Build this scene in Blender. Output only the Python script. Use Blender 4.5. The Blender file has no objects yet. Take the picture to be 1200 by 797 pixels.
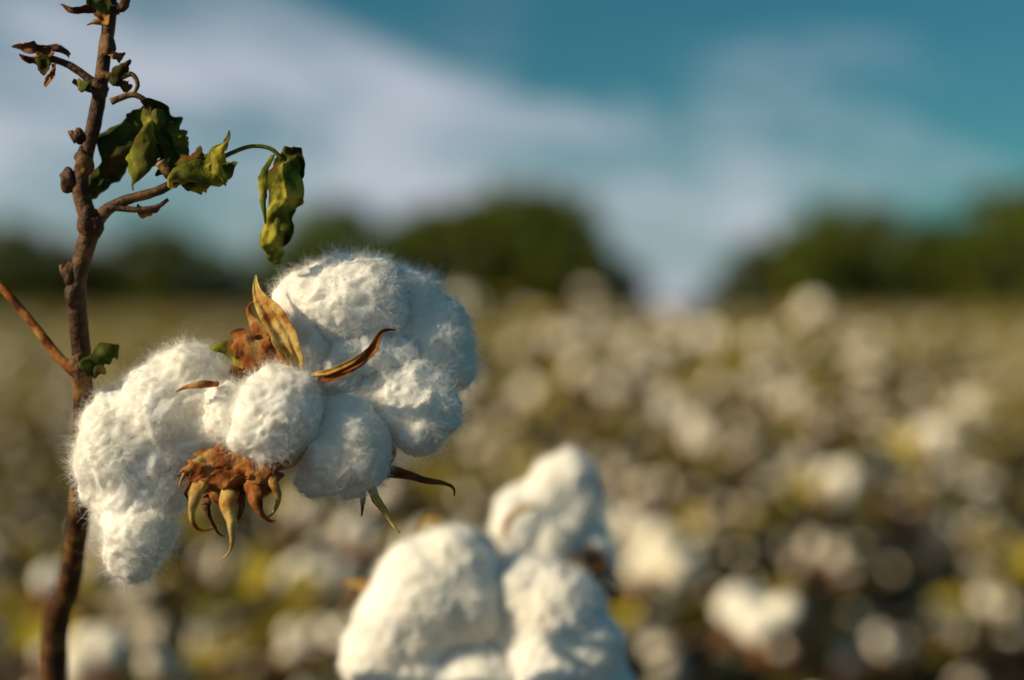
import bpy, bmesh, math, random
import numpy as np
from mathutils import Vector, noise, Matrix, Quaternion

random.seed(7); np.random.seed(7)
scene = bpy.context.scene
scene.view_settings.view_transform = 'Standard'
scene.view_settings.look = 'None'
scene.view_settings.exposure = 0
COL = scene.collection

EYE = 1.2      # eye height above the soil (m)
D = 0.45       # distance to the hero boll
K = 0.0006
def at(u, v, dy=0.0):
    d = D + dy
    return Vector(((u-600)*K*d, d, EYE-(v-360)*K*d))
def sz(r, dy=0.0):
    return r*K*(D+dy)

# ---------------------------------------------------------------- materials
def new_mat(name):
    m = bpy.data.materials.new(name); m.use_nodes = True
    nt = m.node_tree; nt.nodes.clear()
    return m, nt, nt.nodes, nt.links
def ramp(nodes, stops):
    r = nodes.new('ShaderNodeValToRGB')
    e = r.color_ramp.elements
    e[0].position = stops[0][0]; e[0].color = (*stops[0][1], 1)
    e[1].position = stops[-1][0]; e[1].color = (*stops[-1][1], 1)
    for p, c in stops[1:-1]:
        x = e.new(p); x.color = (*c, 1)
    return r
def noisetex(nodes, links, scale, detail=4, rough=0.55, coord='Object', vec=None):
    n = nodes.new('ShaderNodeTexNoise')
    n.inputs['Scale'].default_value = scale
    n.inputs['Detail'].default_value = detail
    n.inputs['Roughness'].default_value = rough
    if vec is None:
        tc = nodes.new('ShaderNodeTexCoord'); vec = tc.outputs[coord]
    links.new(vec, n.inputs['Vector'])
    return n
def leafy(name, stops, scale, trans=0.4, bump=0.3, rough=0.6, per_obj=False, bumpdist=0.001, spec=0.3):
    m, nt, N, L = new_mat(name)
    n = noisetex(N, L, scale)
    r = ramp(N, stops)
    L.new(n.outputs['Fac'], r.inputs['Fac'])
    colout = r.outputs['Color']
    if per_obj:
        oi = N.new('ShaderNodeObjectInfo')
        hs = N.new('ShaderNodeHueSaturation')
        mr = N.new('ShaderNodeMapRange'); mr.inputs['To Min'].default_value = 0.6; mr.inputs['To Max'].default_value = 1.4
        L.new(oi.outputs['Random'], mr.inputs['Value'])
        L.new(mr.outputs['Result'], hs.inputs['Value'])
        L.new(colout, hs.inputs['Color']); colout = hs.outputs['Color']
    p = N.new('ShaderNodeBsdfPrincipled'); p.inputs['Roughness'].default_value = rough
    p.inputs['Specular IOR Level'].default_value = spec
    L.new(colout, p.inputs['Base Color'])
    if bump > 0:
        b = N.new('ShaderNodeBump'); b.inputs['Strength'].default_value = bump; b.inputs['Distance'].default_value = bumpdist
        n2 = noisetex(N, L, scale*3)
        L.new(n2.outputs['Fac'], b.inputs['Height']); L.new(b.outputs['Normal'], p.inputs['Normal'])
    o = N.new('ShaderNodeOutputMaterial')
    if trans > 0:
        t = N.new('ShaderNodeBsdfTranslucent'); L.new(colout, t.inputs['Color'])
        mx = N.new('ShaderNodeMixShader'); mx.inputs['Fac'].default_value = trans
        L.new(p.outputs[0], mx.inputs[1]); L.new(t.outputs[0], mx.inputs[2]); L.new(mx.outputs[0], o.inputs['Surface'])
    else:
        L.new(p.outputs[0], o.inputs['Surface'])
    return m

def cotton_mat(name, sss=True):
    m, nt, N, L = new_mat(name)
    n = noisetex(N, L, 45 if sss else 12, 3)
    r = ramp(N, [(0.3, (0.90, 0.86, 0.78) if sss else (.80, .70, .52)), (0.6, (0.95, 0.94, 0.91) if sss else (.93, .88, .78))])
    L.new(n.outputs['Fac'], r.inputs['Fac'])
    p = N.new('ShaderNodeBsdfPrincipled')
    p.inputs['Roughness'].default_value = 0.95
    p.inputs['Specular IOR Level'].default_value = 0.1
    if sss:
        p.inputs['Subsurface Weight'].default_value = 0.6
        p.inputs['Subsurface Radius'].default_value = (1.0, 0.8, 0.6)
        p.inputs['Subsurface Scale'].default_value = 0.005
    L.new(r.outputs['Color'], p.inputs['Base Color'])
    if sss:
        n2 = noisetex(N, L, 900, 6, 0.7)
        b = N.new('ShaderNodeBump'); b.inputs['Strength'].default_value = 0.6
        b.inputs['Distance'].default_value = 0.0008
        L.new(n2.outputs['Fac'], b.inputs['Height']); L.new(b.outputs['Normal'], p.inputs['Normal'])
    o = N.new('ShaderNodeOutputMaterial'); L.new(p.outputs[0], o.inputs['Surface'])
    return m
def fibre_mat():
    m, nt, N, L = new_mat('cotton_fibre')
    d = N.new('ShaderNodeBsdfDiffuse'); d.inputs['Color'].default_value = (0.985, 0.97, 0.94, 1)
    t = N.new('ShaderNodeBsdfTranslucent'); t.inputs['Color'].default_value = (0.985, 0.96, 0.915, 1)
    mx = N.new('ShaderNodeMixShader'); mx.inputs['Fac'].default_value = 0.45
    L.new(d.outputs[0], mx.inputs[1]); L.new(t.outputs[0], mx.inputs[2])
    o = N.new('ShaderNodeOutputMaterial'); L.new(mx.outputs[0], o.inputs['Surface'])
    return m
M_COTTON = cotton_mat('cotton_lint'); M_FIELDCOT = cotton_mat('cotton_lint_field', False); M_FIBRE = fibre_mat()
M_STEM = leafy('stem_bark', [(0.3, (0.028, 0.012, 0.007)), (0.48, (0.075, 0.032, 0.014)), (0.6, (0.17, 0.08, 0.024)), (0.72, (0.32, 0.21, 0.06))], 120, 0.0, 0.8, 0.6, bumpdist=0.0015, spec=.25)
M_STEMF = leafy('stem_field', [(0.3, (0.03, 0.02, 0.014)), (0.7, (0.11, 0.065, 0.035))], 20, 0.0, 0, 0.7)
M_BURR = leafy('burr_dry_brown', [(0.33, (0.13, 0.04, 0.015)), (0.46, (0.38, 0.12, 0.03)), (0.57, (0.50, 0.24, 0.07)), (0.69, (0.62, 0.44, 0.18))], 150, 0.4, 0.9, 0.75, spec=.12)
M_DARK = leafy('burr_dark', [(0.3, (0.04, 0.018, 0.01)), (0.7, (0.26, 0.10, 0.03))], 180, 0.15, 0.8, 0.6, spec=.2)
M_STRAW = leafy('burr_straw', [(0.34, (0.32, 0.10, 0.02)), (0.44, (0.56, 0.32, 0.08)), (0.58, (0.72, 0.56, 0.21)), (.75, (.46, .44, .14))], 150, 0.35, 0.9, 0.65, spec=.15)
M_LEAF = leafy('leaf_green', [(0.35, (0.26, 0.10, 0.02)), (0.42, (0.12, 0.13, 0.02)), (0.52, (0.24, 0.26, 0.03)), (0.62, (0.62, 0.54, 0.08))], 100, 0.5, 0.9, 0.75, spec=.15)
M_LEAFD = leafy('leaf_dark_green', [(0.35, (0.10, 0.06, 0.015)), (0.48, (0.07, 0.10, 0.018)), (0.66, (0.32, 0.32, 0.05))], 75, 0.5, 0.9, 0.75, spec=.15)
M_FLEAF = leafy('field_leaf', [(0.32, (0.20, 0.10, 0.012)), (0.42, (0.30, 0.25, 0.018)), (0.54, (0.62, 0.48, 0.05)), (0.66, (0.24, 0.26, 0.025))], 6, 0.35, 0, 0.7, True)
M_FLEAF_SHADE = leafy('field_leaf_low_shade', [(0.3, (0.030, 0.018, 0.009)), (0.5, (0.022, 0.030, 0.012)), (0.68, (0.055, 0.045, 0.014))], 6, 0.2, 0, 0.7, True)  # dark green-brown low leaves, shade between plants painted into their colour
M_TREE = leafy('tree_foliage', [(0.3, (0.025, 0.060, 0.007)), (0.48, (0.075, 0.125, 0.010)), (0.62, (0.26, 0.25, 0.016))], 0.3, 0.35, 0, 0.7, True)
M_TRUNK = leafy('tree_bark', [(0.3, (0.04, 0.03, 0.02)), (0.7, (0.10, 0.08, 0.05))], 2, 0.0, 0, 0.9)

# ---------------------------------------------------------------- helpers
def empty(name, loc=(0, 0, 0)):
    e = bpy.data.objects.new(name, None); e.location = loc; COL.objects.link(e); e.empty_display_size = 0.05
    return e
def add_obj(name, mesh, parent=None, mats=()):
    o = bpy.data.objects.new(name, mesh); COL.objects.link(o)
    for m in mats: mesh.materials.append(m)
    if parent: o.parent = parent
    return o
def catmull(pts, n):
    pts = [Vector(p) for p in pts]
    P = [pts[0]*2-pts[1]] + pts + [pts[-1]*2-pts[-2]]
    out = []
    segs = len(pts)-1
    for i in range(n+1):
        t = i/n*segs; k = min(int(t), segs-1); f = t-k
        a, b, c, d = P[k], P[k+1], P[k+2], P[k+3]
        out.append(0.5*((2*b)+(c-a)*f+(2*a-5*b+4*c-d)*f*f+(3*b-a-3*c+d)*f**3))
    return out
def lerp_list(vals, n):
    x = np.linspace(0, len(vals)-1, n+1)
    return np.interp(x, range(len(vals)), vals)
def tube(bm, pts, radii, n=24, seg=10, rough=0.0, mat=0, nf=300):
    path = catmull(pts, n); rr = lerp_list(radii, n)
    up = Vector((0.3, 1, 0.2)).normalized()
    rings = []
    for i, p in enumerate(path):
        t = (path[min(i+1, n)]-path[max(i-1, 0)]).normalized()
        a = t.cross(up).normalized(); b = t.cross(a).normalized(); up = -b if (-b).dot(up) > 0 else b
        a = t.cross(up).normalized(); b = a.cross(t).normalized()
        ring = []
        for j in range(seg):
            th = 2*math.pi*j/seg
            dr = a*math.cos(th)+b*math.sin(th)
            q = p+dr*rr[i]
            if rough: q = p+dr*rr[i]*(1+rough*noise.noise(q*nf)+rough*0.6*noise.noise(q*nf*3))
            ring.append(bm.verts.new(q))
        rings.append(ring)
    for i in range(n):
        for j in range(seg):
            f = bm.faces.new((rings[i][j], rings[i][(j+1) % seg], rings[i+1][(j+1) % seg], rings[i+1][j]))
            f.smooth = True; f.material_index = mat
    for r in (rings[0][::-1], rings[-1]):
        f = bm.faces.new(r); f.material_index = mat
def blade(bm, pts, widths, nrm=(0, -1, 0), cup=0.4, n=22, m=6, wr=0.0, mat=0, seed=0.0, nf=120, rag=0.25, ribs=0.0, hf=.5):
    path = catmull(pts, n); ww = lerp_list(widths, n); nrm = Vector(nrm).normalized()
    rows = []
    for i, p in enumerate(path):
        t = (path[min(i+1, n)]-path[max(i-1, 0)]).normalized()
        side = t.cross(nrm)
        if side.length < 1e-4: side = Vector((1, 0, 0))
        side.normalize(); nn = side.cross(t).normalized()
        row = []
        for j in range(m+1):
            s = (j/m*2-1)
            w = ww[i]*(1+rag*noise.noise(Vector((i/n*12, seed*7+s*2, 1.3)))+rag*.5*noise.noise(Vector((i/n*30, seed*5+s, 4.3))))
            q = p+side*s*w-nn*cup*w*(s*s)
            if ribs: q = q+nn*ribs*w*math.cos(s*9)
            if wr:
                q = q+nn*wr*noise.noise(q*nf+Vector((seed, 0, 0)))+side*wr*0.6*noise.noise(q*nf*1.3+Vector((0, seed, 5)))
                q = q+nn*wr*hf*noise.noise(q*nf*3)
            row.append(bm.verts.new(q))
        rows.append(row)
    for i in range(n):
        for j in range(m):
            f = bm.faces.new((rows[i][j], rows[i][j+1], rows[i+1][j+1], rows[i+1][j])); f.smooth = True; f.material_index = mat
def finish(bm, name, parent, mats, solid=0.0, subsurf=0):
    me = bpy.data.meshes.new(name); bm.to_mesh(me); bm.free()
    o = add_obj(name, me, parent, mats)
    if solid:
        md = o.modifiers.new('solid', 'SOLIDIFY'); md.thickness = solid; md.offset = 0
    if subsurf:
        md = o.modifiers.new('sub', 'SUBSURF'); md.levels = subsurf; md.render_levels = subsurf
    return o

# ---------------------------------------------------------------- fluffy cotton
def lint(name, locules, parent, nfib, voxel=0.0009, amp=1.0):
    allv, allf, off = [], [], 0
    for li, balls in enumerate(locules):
        bm = bmesh.new()
        for (u, v, r, dy) in balls:
            c = at(u, v, dy); R = sz(r, dy)
            bmesh.ops.create_icosphere(bm, subdivisions=4, radius=R, matrix=Matrix.Translation(c))
        me = bpy.data.meshes.new('tmp'); bm.to_mesh(me); bm.free()
        o = bpy.data.objects.new('tmp', me); COL.objects.link(o)
        md = o.modifiers.new('r', 'REMESH'); md.mode = 'VOXEL'; md.voxel_size = voxel
        md = o.modifiers.new('s', 'SMOOTH'); md.iterations = 20; md.factor = 0.5
        dg = bpy.context.evaluated_depsgraph_get(); dg.update()
        em = bpy.data.meshes.new_from_object(o.evaluated_get(dg))
        nv = len(em.vertices)
        co = np.empty(nv*3); em.vertices.foreach_get('co', co); co = co.reshape(-1, 3)
        no = np.empty(nv*3); em.vertices.foreach_get('normal', no); no = no.reshape(-1, 3)
        dsp = np.empty(nv); so = Vector((li*3.3, li*1.9, 0))
        for i in range(nv):
            p = Vector(co[i])
            w = p+so
            ww = w+0.004*noise.noise_vector(w*90)
            dsp[i] = amp*(0.0042*noise.noise(w*38)+0.0020*(abs(noise.noise(ww*58))-0.22)
                      + 0.0009*noise.noise(ww*140)+0.0010*noise.noise(ww*300)+0.0008*noise.noise(ww*560))
        co = co+no*dsp[:, None]
        em.vertices.foreach_set('co', co.ravel())
        em.calc_loop_triangles()
        tri = np.empty(len(em.loop_triangles)*3, dtype=np.int32); em.loop_triangles.foreach_get('vertices', tri)
        allv.append(co); allf.append(tri.reshape(-1, 3)+off); off += nv
        bpy.data.objects.remove(o); bpy.data.meshes.remove(me); bpy.data.meshes.remove(em)
    V = np.vstack(allv); F = np.vstack(allf)
    me = bpy.data.meshes.new(name); me.from_pydata(V.tolist(), [], F.tolist())
    me.polygons.foreach_set('use_smooth', [True]*len(F))
    add_obj(name, me, parent, [M_COTTON])
    # fibres gathered in wisps
    A, B, C = V[F[:, 0]], V[F[:, 1]], V[F[:, 2]]
    cr = np.cross(B-A, C-A); ar = np.linalg.norm(cr, axis=1); nr = cr/np.maximum(ar, 1e-12)[:, None]
    idx = np.random.choice(len(F), nfib, p=ar/ar.sum())
    r1 = np.sqrt(np.random.rand(nfib, 1)); r2 = np.random.rand(nfib, 1)
    P = (1-r1)*A[idx]+r1*(1-r2)*B[idx]+r1*r2*C[idx]; Nn = nr[idx]
    flow = np.array([noise.noise_vector(Vector(p)*120) for p in P])
    flow += 0.9*np.array([noise.noise_vector(Vector(p)*400+Vector((5, 1, 2))) for p in P])
    tuft = np.array([noise.noise(Vector(p)*260+Vector((2, 8, 2))) for p in P])[:, None]
    flow -= Nn*(flow*Nn).sum(1)[:, None]
    flow /= np.maximum(np.linalg.norm(flow, axis=1), 1e-6)[:, None]
    lift = np.random.rand(nfib, 1)**2*1.0+0.12+0.9*np.clip(tuft, 0, 1)
    dr = flow+Nn*lift+np.random.randn(nfib, 3)*0.36
    dr /= np.linalg.norm(dr, axis=1)[:, None]
    NP = 6
    L = np.random.uniform(0.0024, 0.0058, (nfib, 1))*(1+1.0*np.clip(tuft, -.5, 1))
    wild = np.random.rand(nfib, 1) < 0.07
    L = np.where(wild, L*1.5, L)
    pts = np.empty((nfib, NP, 3)); cur = P-Nn*0.0004
    curl = np.random.randn(nfib, 3)*0.6
    for k in range(NP):
        pts[:, k] = cur
        cur = cur+dr*L/(NP-1)
        dr = dr+curl*0.65+np.random.randn(nfib, 3)*0.28-Nn*0.10*(~wild)
        dr /= np.linalg.norm(dr, axis=1)[:, None]
        curl = curl+np.random.randn(nfib, 3)*0.15
    hc = bpy.data.hair_curves.new(name+'_fibres')
    hc.add_curves([NP]*nfib)
    hc.attributes['position'].data.foreach_set('vector', pts.astype(np.float32).ravel())
    ra = hc.attributes.get('radius') or hc.attributes.new('radius', 'FLOAT', 'POINT')
    pr = np.linspace(1, 0.3, NP)[None, :]*np.random.uniform(0.5, 1.3, (nfib, 1))*0.000035
    pr = np.where(wild, pr*0.65, pr)
    ra.data.foreach_set('value', pr.astype(np.float32).ravel())
    hc.materials.append(M_FIBRE)
    ho = bpy.data.objects.new(name+'_fibres', hc); COL.objects.link(ho); ho.parent = parent

# ================================================================ HERO PLANT
plant = empty('cotton_plant')
lint('cotton_lint_main', [
    [(395, 368, 66, .006), (372, 350, 44, .004), (420, 352, 46, .004), (440, 372, 50, .010), (385, 400, 50, .004)],
    [(470, 370, 52, .012), (505, 398, 50, .012), (522, 420, 34, .010), (450, 400, 52, .010), (425, 352, 44, .010)],
    [(440, 455, 44, -.002), (470, 470, 48, -.004), (495, 482, 46, -.005), (492, 494, 38, -.006)],
    [(405, 510, 48, -.010), (385, 535, 44, -.012), (418, 535, 42, -.010), (368, 560, 34, -.010), (388, 500, 40, -.008), (400, 556, 34, -.010)],
    [(322, 472, 42, -.022), (318, 500, 44, -.022), (332, 490, 40, -.022), (302, 512, 30, -.022)],
    [(262, 470, 31, -.014), (263, 490, 31, -.014)],
    [(225, 452, 50, .004), (190, 475, 58, .004), (150, 505, 54, .004), (222, 500, 50, .006), (180, 530, 52, .006), (135, 530, 46, .004)],
    [(140, 545, 52, .000), (150, 590, 46, .000), (162, 620, 46, -.002), (155, 640, 36, -.003), (180, 570, 46, .003), (130, 570, 38, .0)],
    [(330, 450, 50, .020), (390, 470, 50, .016), (285, 490, 50, .018), (340, 520, 40, .012)],
    [(350, 400, 30, -.004), (362, 415, 26, -.006)],
    [(400, 428, 34, -.006), (430, 425, 36, -.002), (462, 428, 34, .0)],
], plant, 135000, 0.0008)

# burr (dry bracts and carpel walls)
bm = bmesh.new()
def B(pts, w, dy, **k):
    dys = dy if isinstance(dy, (list, tuple)) else [dy]*len(pts)
    P = [at(p[0], p[1], q) for p, q in zip(pts, dys)]
    blade(bm, P, [sz(x) for x in w], **k)
# lower bract rosette: one crinkled plate that splits into thin curling claws
B([(268, 524), (262, 545), (264, 568), (268, 590)], [14, 36, 38, 12], [-.014, -.022, -.022, -.018], cup=.2, wr=.005, mat=0, seed=8, n=40, m=22, rag=.6, hf=.4, nf=170)
B([(290, 526), (302, 545), (308, 565), (306, 588)], [10, 22, 20, 3], [-.014, -.023, -.023, -.018], cup=.3, wr=.004, mat=0, seed=81, n=30, m=12, rag=.6, hf=.4, nf=170)
B([(252, 532), (240, 548), (232, 566), (232, 584)], [8, 16, 14, 3], [-.014, -.021, -.021, -.016], cup=.3, wr=.003, mat=0, seed=82, n=30, m=10, rag=.6, hf=.4, nf=170)
B([(244, 552), (230, 575), (221, 598), (224, 616), (238, 624), (256, 618)], [9, 8, 4, 2.5, 1.5, .4], [-.021, -.025, -.026, -.023, -.018, -.014], cup=.8, wr=.0015, mat=3, seed=1)
B([(264, 570), (264, 592), (270, 614), (272, 632), (268, 646), (256, 657)], [13, 9, 5, 3, 1.5, .4], [-.022, -.027, -.029, -.028, -.025, -.022], cup=.8, wr=.0015, mat=3, seed=2)
B([(290, 562), (296, 584), (304, 602), (314, 610), (323, 611)], [12, 7, 4, 2, .4], [-.023, -.028, -.029, -.027, -.024], cup=.7, wr=.0015, mat=0, seed=3)
B([(308, 552), (320, 570), (325, 588), (318, 603), (308, 608)], [10, 6, 3, 1.5, .4], [-.023, -.025, -.024, -.02, -.016], cup=.8, wr=.0015, mat=3, seed=4)
B([(250, 536), (232, 542), (218, 554), (209, 572)], [7, 6, 3, .4], [-.016, -.022, -.021, -.018], cup=.8, wr=.0012, mat=3, seed=5)
B([(232, 560), (222, 566), (214, 578), (220, 588)], [5, 4, 2.5, .4], [-.018, -.021, -.021, -.018], cup=.6, wr=.001, mat=2, seed=51)
B([(298, 538), (318, 545), (334, 544), (346, 538)], [7, 8, 5, 1], [-.018, -.024, -.024, -.020], cup=.5, wr=.0012, mat=0, seed=6)
B([(280, 575), (284, 592), (280, 606), (272, 614)], [6, 4, 2, .4], [-.018, -.023, -.024, -.022], cup=.5, wr=.001, mat=2, seed=61)
B([(246, 575), (240, 592), (244, 608), (254, 626), (262, 630)], [7, 5, 2.5, 1.2, .4], [-.014, -.018, -.017, -.014, -.012], cup=.5, wr=.001, mat=2, seed=9)
B([(320, 550), (345, 542), (360, 523)], [3, 3.5, .6], [-.022, -.027, -.026], cup=.3, wr=.0006, mat=1, seed=7)
# upper carpel
B([(299, 322), (303, 345), (318, 366), (334, 395), (344, 420), (343, 440)], [1, 6, 13, 15, 12, 6], [-.008, -.013, -.018, -.021, -.021, -.018], cup=-.55, wr=.0009, mat=3, seed=11, m=24, n=34, ribs=.09, rag=.15)
B([(300, 350), (318, 378), (330, 405), (334, 438)], [4, 7, 8, 6], [-.010, -.016, -.018, -.017], cup=.5, wr=.001, mat=1, seed=12)
B([(322, 440), (304, 420), (286, 400), (268, 388)], [10, 26, 19, 2], [-.016, -.019, -.017, -.012], cup=.3, wr=.004, mat=0, seed=13, n=34, m=16, rag=.6, nf=110, hf=.35)
B([(318, 430), (312, 405), (300, 382), (290, 362), (300, 352)], [10, 16, 8, 3, .5], [-.014, -.016, -.013, -.010, -.010], cup=.5, wr=.002, mat=0, seed=14)
B([(300, 425), (280, 418), (262, 410), (250, 406)], [6, 11, 8, 1], [-.014, -.016, -.014, -.01], cup=.4, wr=.003, mat=4, seed=15)
B([(362, 446), (385, 441), (412, 430), (433, 413), (443, 396), (450, 388), (464, 387)], [3, 6, 7, 6, 3.5, 2, .5], [-.02, -.024, -.026, -.025, -.024, -.023, -.021], cup=-.6, wr=.0008, mat=0, seed=16, n=34)
B([(364, 440), (388, 434), (410, 424), (428, 412)], [2, 3, 3, 1], [-.021, -.026, -.028, -.026], cup=-.6, wr=.0006, mat=3, seed=161)
B([(256, 452), (240, 450), (222, 453), (207, 459)], [3, 5, 3, .5], [-.018, -.024, -.024, -.02], cup=.4, wr=.0008, mat=1, seed=17)
# lower right tips
B([(428, 560), (438, 580), (452, 603), (468, 626)], [5, 5.5, 3.5, .6], -.014, cup=.6, wr=.0009, mat=3, seed=18)
B([(440, 552), (465, 556), (492, 561), (518, 566), (531, 572), (532, 582)], [7, 7, 4, 2.5, 1.5, .5], -.006, cup=.5, wr=.0009, mat=2, seed=19)
B([(446, 560), (462, 552), (478, 556)], [5, 7, 2], -.009, cup=.5, wr=.001, mat=0, seed=191)
B([(424, 566), (425, 585), (423, 606)], [4, 3, .6], -.008, cup=.5, wr=.0006, mat=2, seed=20)
B([(452, 512), (458, 530), (450, 548), (455, 560)], [3, 6, 7, 3], -.010, cup=.4, wr=.001, mat=2, seed=21)
B([(290, 420), (278, 470), (276, 530)], [14, 22, 18], [.0, .002, -.006], cup=.4, wr=.002, mat=1, seed=22)
B([(340, 440), (390, 520), (440, 560)], [14, 22, 10], [-.002, .004, -.002], cup=.4, wr=.002, mat=1, seed=23)
finish(bm, 'burr', plant, [M_BURR, M_BURR, M_DARK, M_STRAW, M_LEAF], solid=0.0003, subsurf=1)

# stalk and branches
bm = bmesh.new()
def T(pts, r, dy=0.0, **k):
    dys = dy if isinstance(dy, (list, tuple)) else [dy]*len(pts)
    tube(bm, [at(p[0], p[1], q) for p, q in zip(pts, dys)], [sz(x) for x in r], **k)
base = at(60, 797, .09); 
stalk_pts = [Vector((base.x-0.03, base.y+0.12, 0.0)), Vector((base.x-0.02, base.y+0.09, 0.4)), Vector((base.x-0.01, base.y+0.04, 0.85)), base] + \
    [at(a, b, c) for a, b, c in [(78, 690, .062), (90, 612, .034), (95, 520, .014), (96, 430, .004), (90, 345, .0), (98, 300, .0), (110, 262, .0)]]
rr = [36, 32, 26, 19, 15.5, 13, 12, 11.5, 11, 11, 11.5]
tube(bm, stalk_pts, [sz(x) for x in rr], n=140, seg=18, rough=0.08, nf=180)
T([(110, 268), (98, 235), (96, 205), (107, 165), (116, 125), (124, 70), (131, 20), (134, -30), (138, -80)], [11, 10.5, 9, 8.5, 8.5, 8, 7.5, 7, 5], n=70, seg=16, rough=.10, nf=200)
# nodes and scars
for (x, y, r) in [(108, 262, 14), (84, 322, 10), (87, 346, 10), (82, 213, 9), (100, 190, 11), (118, 105, 10), (92, 430, 11), (94, 160, 6), (128, 55, 9), (130, 12, 10)]:
    c = at(x, y, -0.001)
    res = bmesh.ops.create_icosphere(bm, subdivisions=3, radius=sz(r), matrix=Matrix.Translation(c) @ Matrix.Diagonal((1, 1, 1.5, 1)))
    for v in res['verts']:
        v.co += (v.co-c)*0.4*noise.noise(v.co*400)
        for f in v.link_faces: f.smooth = True
T([(84, 325), (76, 320), (73, 310)], [6, 5, 3], rough=.2, n=8)
T([(92, 218), (80, 213), (73, 204)], [6, 5, 3], rough=.2, n=8)
T([(106, 168), (92, 162), (84, 155), (90, 168)], [5, 4, 3.5, 2], rough=.2, n=12)
# left branch
T([(92, 438), (70, 420), (42, 384), (10, 346), (-40, 290), (-100, 230)], [8, 6, 5, 4.5, 4, 3], [0, .002, .005, .008, .012, .02], n=40, rough=.12, mat=2)
# peduncle behind boll
T([(92, 520), (150, 530), (220, 520), (290, 500), (350, 480)], [8, 7, 7, 8, 12], [.014, .03, .03, .022, .012], n=30, rough=.1)
# right branch
T([(112, 262), (128, 245), (150, 234), (180, 226), (206, 214)], [9, 7, 6, 5.5, 5], [0, -.002, -.004, -.005, -.006], n=28, rough=.15)
T([(206, 214), (232, 205), (250, 192), (272, 180), (296, 172), (318, 175), (332, 188)], [5, 4, 3.2, 2.6, 2.4, 2.4, 2.6], -.006, n=36, rough=.05, mat=1)
T([(130, 243), (160, 246), (184, 243), (198, 234)], [4, 3.5, 3, 2], -.004, n=18, rough=.1)
T([(190, 190), (200, 205), (208, 216)], [7, 6, 5], -.008, n=10, rough=.3)
# top-left branch
T([(122, 108), (104, 92), (84, 78), (62, 70), (48, 66)], [7, 5, 4.5, 4.5, 3], n=22, rough=.15)
T([(118, 108), (100, 102), (88, 96)], [5, 5, 3], n=8, rough=.2)
T([(120, 88), (140, 92), (156, 88), (163, 100), (158, 112)], [5, 4, 3, 2.6, 2], -.003, n=18, rough=.1)
T([(132, 120), (158, 112), (178, 125), (176, 140)], [4, 3.4, 3, 2], -.004, n=18, rough=.1)
finish(bm, 'stalk', plant, [M_STEM, M_LEAF, M_BURR])

# leaves of hero plant
bm = bmesh.new()
def LB(*a, **k):
    k.setdefault('hf', .25); k['nf'] = 110
    B(*a, **k)
LB([(172, 122), (158, 150), (138, 180), (118, 210), (104, 234)], [4, 16, 26, 20, 1], [0, .002, .003, .004, .004], cup=.6, wr=.007, mat=1, seed=31, n=44, m=16, rag=.4)
LB([(176, 122), (172, 155), (164, 190), (158, 224)], [4, 14, 17, 1], [-.002, -.005, -.006, -.004], cup=.9, wr=.005, mat=0, seed=32, n=40, m=12, rag=.4)
LB([(176, 120), (188, 148), (205, 172), (224, 188)], [4, 17, 15, 1], [-.002, -.003, -.002, 0], cup=.7, wr=.007, mat=1, seed=33, n=40, m=14, rag=.45)
LB([(184, 130), (190, 160), (194, 188), (186, 208)], [5, 14, 12, 1], -.004, cup=.8, wr=.005, mat=1, seed=30, n=36, m=12, rag=.45)
# bright folded leaf
LB([(206, 220), (222, 202), (244, 188), (262, 174), (272, 156)], [6, 20, 20, 10, .5], [-.006, -.009, -.010, -.009, -.008], cup=.6, wr=.007, mat=0, seed=34, n=44, m=16, rag=.6)
LB([(212, 214), (232, 210), (256, 202), (280, 192)], [5, 14, 13, .5], [-.006, -.006, -.004, -.003], cup=.6, wr=.006, mat=0, seed=35, n=36, m=12, rag=.6)
LB([(232, 196), (252, 204), (266, 218)], [6, 11, .5], -.005, cup=.6, wr=.004, mat=0, seed=36, n=24, m=8, rag=.5)
LB([(214, 202), (228, 186), (232, 170)], [5, 9, .5], -.008, cup=.6, wr=.004, mat=0, seed=361, n=24, m=8, rag=.5)
# curled hanging leaf
LB([(338, 172), (333, 200), (328, 235), (322, 268), (320, 296), (320, 312)], [10, 20, 17, 15, 11, 6], [-.006, -.008, -.009, -.009, -.008, -.006], cup=1.3, wr=.005, mat=0, seed=37, n=60, m=16, rag=.3, hf=.5)
LB([(350, 172), (346, 205), (339, 240), (332, 275), (322, 305)], [5, 10, 10, 9, 3], [-.004, -.002, -.001, -.002, -.004], cup=-.8, wr=.005, mat=1, seed=38, n=50, m=12, rag=.4, hf=.4)
LB([(320, 184), (311, 210), (309, 235), (315, 262)], [2, 4, 5, 1], [-.010, -.014, -.015, -.012], cup=.8, wr=.003, mat=0, seed=381, n=36, m=8, rag=.4)
LB([(98, 436), (112, 425), (126, 414), (136, 408)], [5, 13, 12, 1], [-.006, -.004, .0, .002], cup=.4, wr=.005, mat=1, seed=39, n=24, m=10, rag=.4)
LB([(106, 440), (116, 432), (122, 440)], [4, 8, 1], -.004, cup=.4, wr=.003, mat=1, seed=40, n=16, m=6)
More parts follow.
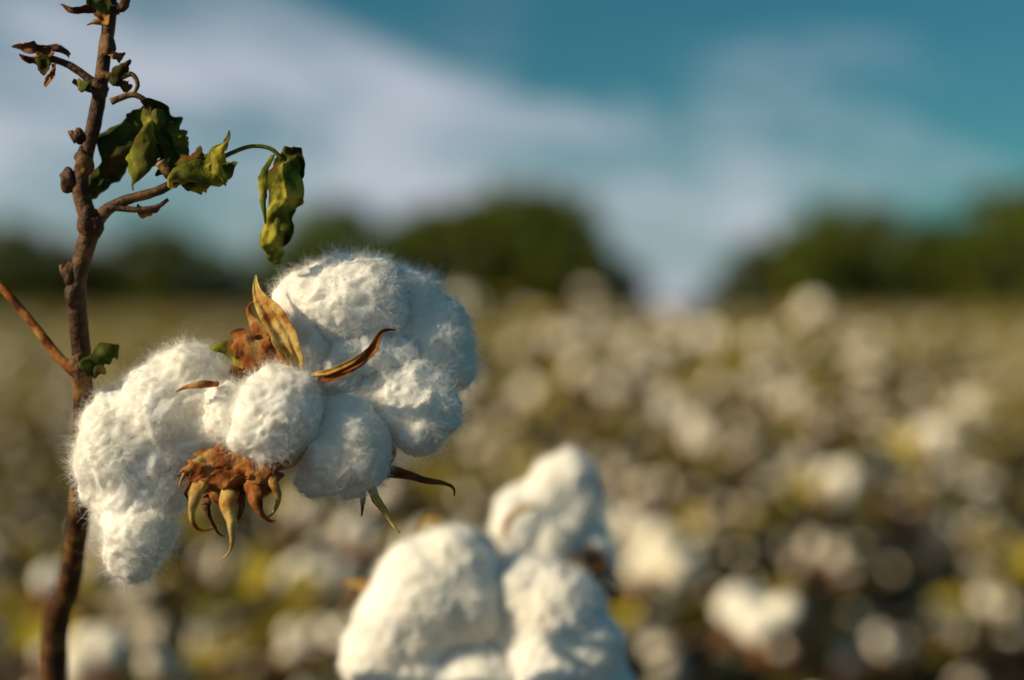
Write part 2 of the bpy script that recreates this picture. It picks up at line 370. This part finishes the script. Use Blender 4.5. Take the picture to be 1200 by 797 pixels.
for k, (pp, w) in enumerate([
    ([(62, 70), (50, 58), (34, 56), (18, 58)], [5, 8, 6, .6]),
    ([(62, 72), (46, 66), (32, 70), (24, 66)], [5, 8, 5, .6]),
    ([(64, 74), (54, 78), (44, 72)], [5, 7, 1]),
    ([(82, 64), (66, 56), (54, 54)], [3, 7, 1]),
    ([(66, 76), (62, 92), (58, 104)], [3, 4, .6]),
    ([(90, 96), (98, 106), (112, 100)], [3, 6, 1]),
    ([(132, 20), (112, 14), (92, 12), (72, 8)], [6, 8, 5, .6]),
    ([(132, 24), (118, 24), (104, 30)], [5, 6, 1]),
    ([(132, 14), (114, 2), (96, -8)], [5, 9, 2]),
    ([(134, 10), (146, 4), (148, -12)], [5, 8, 1]),
    ([(128, 62), (140, 72), (150, 66)], [3, 5, 1]),
    ([(130, 98), (142, 84), (154, 70)], [5, 8, 1]),
    ([(136, 96), (150, 106), (158, 104)], [4, 7, 1]),
    ([(186, 242), (170, 248), (160, 240)], [4, 6, 1])]):
    LB(pp, w, [-.002-.001*(k % 3)]*len(pp), cup=.7*(1 if k % 2 else -1), wr=.004, mat=[2, 3, 1][k % 3], seed=50+k, n=20, m=8, rag=.5, hf=.4)
finish(bm, 'leaves', plant, [M_LEAF, M_LEAFD, M_DARK, M_BURR], solid=0.0003, subsurf=1)

# ================================================================ SECOND / THIRD HERO PLANTS
plant2 = empty('cotton_plant.001')
q = .11
lint('cotton_lint_near', [
    [(500, 700, 68, q), (470, 735, 60, q), (530, 675, 56, q), (452, 765, 52, q), (545, 700, 58, q), (480, 790, 66, q+.005)],
    [(615, 700, 52, q+.005), (650, 725, 62, q+.002), (600, 730, 58, q+.01), (680, 765, 54, q), (695, 810, 48, q), (640, 780, 62, q)],
    [(560, 805, 50, q-.004), (530, 830, 56, q-.004), (590, 842, 56, q-.003)],
], plant2, 45000, 0.0011, .8)
bm = bmesh.new()
B([(450, 700), (425, 688), (398, 683)], [7, 10, 2], q+.005, cup=.4, wr=.001, mat=3, seed=61)
B([(430, 705), (412, 700), (400, 712)], [7, 8, 1], q+.008, cup=.4, wr=.001, mat=2, seed=66)
B([(540, 650), (520, 625), (503, 612), (482, 632)], [8, 12, 8, 2], q+.02, cup=.4, wr=.001, mat=3, seed=62)
B([(480, 860), (440, 880), (400, 900)], [20, 20, 2], q, cup=.4, wr=.002, mat=0, seed=63)
B([(640, 860), (690, 880), (730, 870)], [20, 20, 2], q, cup=.4, wr=.002, mat=0, seed=64)
B([(565, 850), (565, 900), (560, 940)], [30, 34, 4], q-.02, cup=.4, wr=.002, mat=0, seed=65)
finish(bm, 'burr', plant2, [M_BURR, M_BURR, M_DARK, M_STRAW], solid=0.0006, subsurf=1)
bm = bmesh.new()
e = at(565, 850, q+.01)
tube(bm, [(e.x+.03, e.y+.05, 0), (e.x+.05, e.y+.04, .5), (e.x+.03, e.y+.02, .85), e], [.007, .006, .004, .003], n=50, rough=.1)
finish(bm, 'stalk', plant2, [M_STEM])

plant3 = empty('cotton_plant.002')
q = .17
lint('cotton_lint_rear', [
    [(648, 575, 38, q), (667, 568, 35, q), (632, 590, 36, q), (612, 598, 36, q), (674, 585, 32, q)],
    [(612, 620, 36, q-.005), (640, 634, 32, q-.006), (660, 622, 32, q), (640, 645, 26, q)],
    [(690, 645, 28, q), (698, 662, 24, q), (680, 625, 28, q+.004), (665, 655, 24, q)],
], plant3, 24000, 0.0012, .8)
bm = bmesh.new()
B([(590, 634), (595, 612), (610, 598), (632, 592)], [4, 6, 6, 1], q-.034, cup=.5, wr=.001, mat=3, seed=71)
B([(655, 672), (690, 690), (720, 698), (748, 700)], [14, 16, 10, 1], q-.005, cup=.4, wr=.004, mat=2, seed=72)
B([(672, 655), (692, 672), (700, 700)], [8, 14, 2], q-.015, cup=.4, wr=.004, mat=2, seed=73)
B([(690, 640), (706, 664), (730, 680)], [6, 9, 1], q-.01, cup=.4, wr=.004, mat=2, seed=74)
finish(bm, 'burr', plant3, [M_BURR, M_BURR, M_DARK, M_STRAW], solid=0.0006, subsurf=1)
bm = bmesh.new()
e = at(665, 675, q+.005)
tube(bm, [(e.x+.06, e.y+.08, 0), (e.x+.07, e.y+.06, .5), (e.x+.04, e.y+.03, .9), e], [.008, .007, .005, .003], n=50, rough=.1)
finish(bm, 'stalk', plant3, [M_STEM])

# ================================================================ FIELD
def field_plant(seed, h=0.92, nb=15, nl=55):
    rnd = random.Random(seed); bm = bmesh.new()
    top = Vector((rnd.uniform(-.06, .06), rnd.uniform(-.06, .06), h))
    pts = [Vector((0, 0, 0)), top*.35+Vector((rnd.uniform(-.03, .03), rnd.uniform(-.03, .03), 0)), top*.7, top]
    tube(bm, pts, [.009, .008, .005, .003], n=10, seg=6, mat=1)
    path = catmull(pts, 40)
    tips = []
    for k in range(nb):
        f = 0.28+0.72*(k+rnd.random()*.8)/nb
        p0 = path[min(40, int(f*40))]
        ang = k*2.4+rnd.uniform(-.5, .5); ln = (0.10+0.28*(1.05-f))*rnd.uniform(.7, 1.25)
        d = Vector((math.cos(ang), math.sin(ang), rnd.uniform(.2, .6)))
        mid = p0+d*ln*.55; p1 = p0+d*ln+Vector((0, 0, -ln*.15))
        tube(bm, [p0, mid, p1], [.004, .003, .002], n=4, seg=5, mat=1)
        tips.append((p1, d)); 
    for p1, d in tips:
        R = rnd.uniform(.008, .019)
        if rnd.random() < .05: continue
        a0 = rnd.random()*6.28
        nl_ = rnd.choice([3, 4, 5])
        for j in range(nl_):
            a = a0+j*2*math.pi/nl_+rnd.uniform(-.3, .3)
            c = p1+Vector((math.cos(a), math.sin(a), rnd.uniform(-.7, .6)))*R*1.05+Vector((0, 0, R*.6))
            if j == 4: c = p1+Vector((0, 0, R*1.2))
            res = bmesh.ops.create_icosphere(bm, subdivisions=2, radius=R*rnd.uniform(.75, 1.15), matrix=Matrix.Translation(c) @ Matrix.Diagonal((1, 1, rnd.uniform(.8, 1.5), 1)))
            for v in res['verts']:
                v.co += (v.co-c)*0.5*noise.noise(v.co*55+Vector((seed, 0, 0)))
                for f2 in v.link_faces: f2.smooth = True; f2.material_index = 0
        for j in range(5):
            a = a0+j*1.257
            o = Vector((math.cos(a), math.sin(a), 0))
            s = Vector((-math.sin(a), math.cos(a), 0))
            v1 = bm.verts.new(p1-s*.010); v2 = bm.verts.new(p1+s*.010)
            v3 = bm.verts.new(p1+o*R*1.6+s*.007+Vector((0, 0, -.004))); v4 = bm.verts.new(p1+o*R*1.6-s*.007+Vector((0, 0, -.004)))
            v5 = bm.verts.new(p1+o*R*2.6+Vector((0, 0, -.018)))
            f2 = bm.faces.new((v1, v2, v3, v4)); f2.material_index = 3
            f2 = bm.faces.new((v4, v3, v5)); f2.material_index = 3
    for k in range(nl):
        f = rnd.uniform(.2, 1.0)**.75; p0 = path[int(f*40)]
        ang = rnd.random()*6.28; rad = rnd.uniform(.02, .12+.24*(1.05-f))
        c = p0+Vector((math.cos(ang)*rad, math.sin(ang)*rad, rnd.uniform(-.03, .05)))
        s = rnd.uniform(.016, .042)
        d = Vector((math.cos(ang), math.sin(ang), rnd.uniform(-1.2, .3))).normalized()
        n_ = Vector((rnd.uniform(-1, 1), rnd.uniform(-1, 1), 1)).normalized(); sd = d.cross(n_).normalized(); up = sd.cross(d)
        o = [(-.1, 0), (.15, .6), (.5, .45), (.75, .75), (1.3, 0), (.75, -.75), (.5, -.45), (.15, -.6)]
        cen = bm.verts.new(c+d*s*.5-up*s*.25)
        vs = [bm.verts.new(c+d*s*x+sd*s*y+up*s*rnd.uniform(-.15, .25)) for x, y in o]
        mi = 2 if f > rnd.uniform(.74, .97) else 4  # lower leaves mostly get the colour with shade painted in
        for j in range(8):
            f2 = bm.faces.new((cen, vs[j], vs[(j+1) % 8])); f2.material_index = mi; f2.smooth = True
    me = bpy.data.meshes.new('field_cotton_plant'); bm.to_mesh(me); bm.free()
    for m in (M_FIELDCOT, M_STEMF, M_FLEAF, M_BURR, M_FLEAF_SHADE): me.materials.append(m)
    return me
VH = [0.78+0.035*i for i in range(6)]
variants = [field_plant(100+i, h=VH[i], nb=[7, 14, 9, 5, 13, 19][i], nl=[120, 95, 120, 130, 110, 85][i]) for i in range(6)]
field = empty('cotton_field')
rnd = random.Random(5)
cnt = 0
def put(x, y, s, k=None):
    global cnt
    o = bpy.data.objects.new('field_plant', rnd.choice(variants) if k is None else variants[k])
    o.location = (x, y, 0); o.scale = (s*rnd.uniform(.9, 1.15), s*rnd.uniform(.9, 1.15), s)
    o.rotation_euler = (rnd.uniform(-.08, .08), rnd.uniform(-.08, .08), rnd.random()*6.28)
    COL.objects.link(o); o.parent = field; cnt += 1
def scatter(y0, y1, dx, dy, margin, s0, s1, picks):
    y = y0
    while y < y1:
        w = .42*y+margin
        x = -w+rnd.random()*dx
        while x < w:
            px, py = x+rnd.gauss(0, dx*.18), y+rnd.gauss(0, dy*.25)
            patch = noise.noise(Vector((px*.35, py*.35, 3)))
            s = rnd.uniform(s0, s1)*(1+.12*patch)
            if not (py < 1.9 and px > 0.2): put(px, py, s, rnd.choice(picks))
            x += dx
        y += dy
scatter(1.25, 8, .38, .50, .8, .84, 1.10, [0, 1, 2, 3, 4, 5])
scatter(8, 26, .6, .65, 1.5, .92, 1.14, [0, 2, 3, 3, 4, 0])
scatter(26, 105, 1.3, 1.5, 3, .94, 1.18, [0, 2, 3, 3, 0])
# taller plants rising above the general canopy
for x, y, z in [(-.03, 3.3, 1.20), (.10, 3.8, 1.16), (.56, 3.1, 1.18), (.48, 3.7, 1.15), (.40, 2.7, 1.05), (.34, 2.4, .98), (.47, 3.0, 1.1), (-.25, 1.05, .95), (-.40, 1.3, .98), (.9, 4.0, 1.12), (-.1, 2.3, 1.05), (.12, 2.9, 1.06), (.75, 3.2, 1.05), (.62, 2.5, .96), (.30, 3.2, 1.10), (.22, 4.4, 1.12)]:
    put(x, y, z/VH[5], 5)
print('plants', cnt)

# ================================================================ GROUND
m, nt, N, L = new_mat('soil')
n = noisetex(N, L, 1.5, 8, .65); r = ramp(N, [(0.3, (0.025, 0.016, 0.010)), (0.55, (0.055, 0.036, 0.022)), (0.75, (0.11, 0.085, 0.045))])
L.new(n.outputs['Fac'], r.inputs['Fac'])
p = N.new('ShaderNodeBsdfPrincipled'); p.inputs['Roughness'].default_value = .95
L.new(r.outputs['Color'], p.inputs['Base Color'])
n2 = noisetex(N, L, 14, 8, .7); b = N.new('ShaderNodeBump'); b.inputs['Distance'].default_value = .05; b.inputs['Strength'].default_value = .8
L.new(n2.outputs['Fac'], b.inputs['Height']); L.new(b.outputs['Normal'], p.inputs['Normal'])
o = N.new('ShaderNodeOutputMaterial'); L.new(p.outputs[0], o.inputs['Surface'])
bm = bmesh.new(); bmesh.ops.create_grid(bm, x_segments=40, y_segments=40, size=900)
finish(bm, 'ground', None, [m])

# ================================================================ TREES
def tree_mesh(seed, h=10, spread=4.5, nleaf=5000):
    rn = random.Random(seed); bm = bmesh.new()
    tube(bm, [(0, 0, 0), (rn.uniform(-.3, .3), 0, h*.3), (rn.uniform(-.5, .5), rn.uniform(-.4, .4), h*.62)], [.32, .24, .12], n=8, seg=8, mat=1)
    clumps = []
    for k in range(17):
        a = rn.random()*6.28; z = h*rn.uniform(.12, .92)
        rad = spread*math.sqrt(max(.05, 1-((z/h-.5)/.52)**2))*rn.uniform(.35, .95)
        c = Vector((math.cos(a)*rad, math.sin(a)*rad, z)); clumps.append((c, rn.uniform(.8, 1.7)*h/10))
        s0 = Vector((0, 0, h*rn.uniform(.2, .55)))
        tube(bm, [s0, (s0+c)/2+Vector((0, 0, -.2)), c], [.11, .07, .03], n=5, seg=5, mat=1)
    clumps.append((Vector((0, 0, h*.85)), 1.4))
    for i in range(nleaf):
        c, R = rn.choice(clumps)
        d = Vector((rn.gauss(0, 1), rn.gauss(0, 1), rn.gauss(0, .8))).normalized()*R*rn.random()**.4*rn.uniform(.7, 1.25)
        q0 = c+d; s = rn.uniform(.12, .26)
        # leaves roughly face outward from their clump so that lit and shaded sides read
        a = (d.normalized().orthogonal()+Vector((rn.gauss(0, .5), rn.gauss(0, .5), rn.gauss(0, .5)))).normalized(); b2 = a.cross(d.normalized()).normalized()
        vs = [bm.verts.new(q0+a*s), bm.verts.new(q0+b2*s*.6), bm.verts.new(q0-a*s), bm.verts.new(q0-b2*s*.6)]
        f = bm.faces.new(vs); f.material_index = 0
    me = bpy.data.meshes.new('tree'); bm.to_mesh(me); bm.free(); me.materials.append(M_TREE); me.materials.append(M_TRUNK)
    return me
tv = [tree_mesh(200+i, 10, 4.2+.5*(i % 3)) for i in range(4)]
trees = empty('tree_line')
prof = [(-80, 240), (0, 240), (60, 265), (130, 268), (200, 250), (260, 280), (310, 285), (350, 250), (400, 218), (440, 228), (470, 252), (510, 222), (560, 198), (625, 198), (665, 222), (700, 252), (730, 280), (755, 320), (775, 352), (800, 352), (830, 335), (870, 275), (920, 246), (980, 222), (1050, 236), (1120, 222), (1200, 200), (1280, 206), (1500, 225), (1700, 240)]
us = [q[0] for q in prof]; vs_ = [q[1] for q in prof]
for row, yd in enumerate([118, 126, 136]):
    u = -500
    while u < 1700:
        v = float(np.interp(u, us, vs_)) if u > -80 else 285
        hgt = max(2.0, (366-v)*K*yd*rnd.uniform(.74, 1.08))
        if 765 < u < 822: hgt = 1.6
        o = bpy.data.objects.new('tree', rnd.choice(tv))
        s = hgt/10
        o.location = ((u-600)*K*yd, yd+rnd.uniform(-3, 3), -.1); o.scale = (s*.55+.15, s*.55+.15, s)
        o.rotation_euler = (0, 0, rnd.random()*6.28); COL.objects.link(o); o.parent = trees
        u += 34*rnd.uniform(.7, 1.35)*(1.0 if hgt > 5 else .75)

# ================================================================ LIGHT
sd = Vector((-0.80, -0.34, 0.44)).normalized()
elev = math.asin(sd.z); rot = math.atan2(sd.x, sd.y)
sun = bpy.data.lights.new('sun', 'SUN'); sun.energy = 5.0; sun.angle = math.radians(.5); sun.color = (1.0, .80, .51)
so = bpy.data.objects.new('sun', sun); COL.objects.link(so); so.rotation_euler = sd.to_track_quat('Z', 'Y').to_euler()
so.location = (-5, -2, 6)
w = bpy.data.worlds.new('World'); scene.world = w; w.use_nodes = True
N = w.node_tree.nodes; L = w.node_tree.links; N.clear()
sky = N.new('ShaderNodeTexSky'); sky.sky_type = 'NISHITA'; sky.sun_disc = False; sky.sun_elevation = elev; sky.sun_rotation = rot
tint = N.new('ShaderNodeMix'); tint.data_type = 'RGBA'; tint.blend_type = 'MULTIPLY'; tint.inputs['Factor'].default_value = 1
L.new(sky.outputs[0], tint.inputs['A']); tint.inputs['B'].default_value = (.17, .53, .56, 1)
tc = N.new('ShaderNodeTexCoord')
mp = N.new('ShaderNodeMapping'); mp.inputs['Rotation'].default_value = (0, math.radians(-12), 0)
L.new(tc.outputs['Generated'], mp.inputs['Vector'])
mp2 = N.new('ShaderNodeMapping'); mp2.inputs['Scale'].default_value = (2.8, 1, 10); mp2.inputs['Location'].default_value = (1.9, 0, 2.6)
L.new(mp.outputs[0], mp2.inputs['Vector'])
n = N.new('ShaderNodeTexNoise'); n.inputs['Scale'].default_value = 1.6; n.inputs['Detail'].default_value = 7; n.inputs['Roughness'].default_value = .62; n.inputs['Distortion'].default_value = .6
L.new(mp2.outputs[0], n.inputs['Vector'])
sx = N.new('ShaderNodeSeparateXYZ'); L.new(mp.outputs[0], sx.inputs[0])
# cloud bank sits low in the north
g = N.new('ShaderNodeMapRange'); g.inputs['From Min'].default_value = .24; g.inputs['From Max'].default_value = .08
g.inputs['To Min'].default_value = -.17; g.inputs['To Max'].default_value = .19
L.new(sx.outputs['Z'], g.inputs['Value'])
ad = N.new('ShaderNodeMath'); ad.operation = 'ADD'; L.new(n.outputs['Fac'], ad.inputs[0]); L.new(g.outputs[0], ad.inputs[1])
mr = N.new('ShaderNodeMapRange'); mr.interpolation_type = 'SMOOTHSTEP'; mr.inputs['From Min'].default_value = .42; mr.inputs['From Max'].default_value = .82; mr.inputs['To Max'].default_value = .92
L.new(ad.outputs[0], mr.inputs['Value'])
mx = N.new('ShaderNodeMix'); mx.data_type = 'RGBA'
L.new(mr.outputs[0], mx.inputs['Factor']); L.new(tint.outputs['Result'], mx.inputs['A']); mx.inputs['B'].default_value = (6.3, 6.6, 7.5, 1)
bg = N.new('ShaderNodeBackground'); bg.inputs['Strength'].default_value = .09; L.new(mx.outputs['Result'], bg.inputs['Color'])
ow = N.new('ShaderNodeOutputWorld'); L.new(bg.outputs[0], ow.inputs['Surface'])

# ================================================================ CAMERA
cam = bpy.data.cameras.new('camera'); cam.lens = 50; cam.sensor_width = 36; cam.clip_start = .02; cam.clip_end = 3000
cam.dof.use_dof = True; cam.dof.focus_distance = .437; cam.dof.aperture_fstop = 3.2; cam.dof.aperture_blades = 0
co = bpy.data.objects.new('camera', cam); COL.objects.link(co); co.location = (0, 0, EYE)
tgt = Vector((0, D, EYE-38.5*K*D)); co.rotation_euler = (tgt-co.location).to_track_quat('-Z', 'Y').to_euler()
scene.camera = co
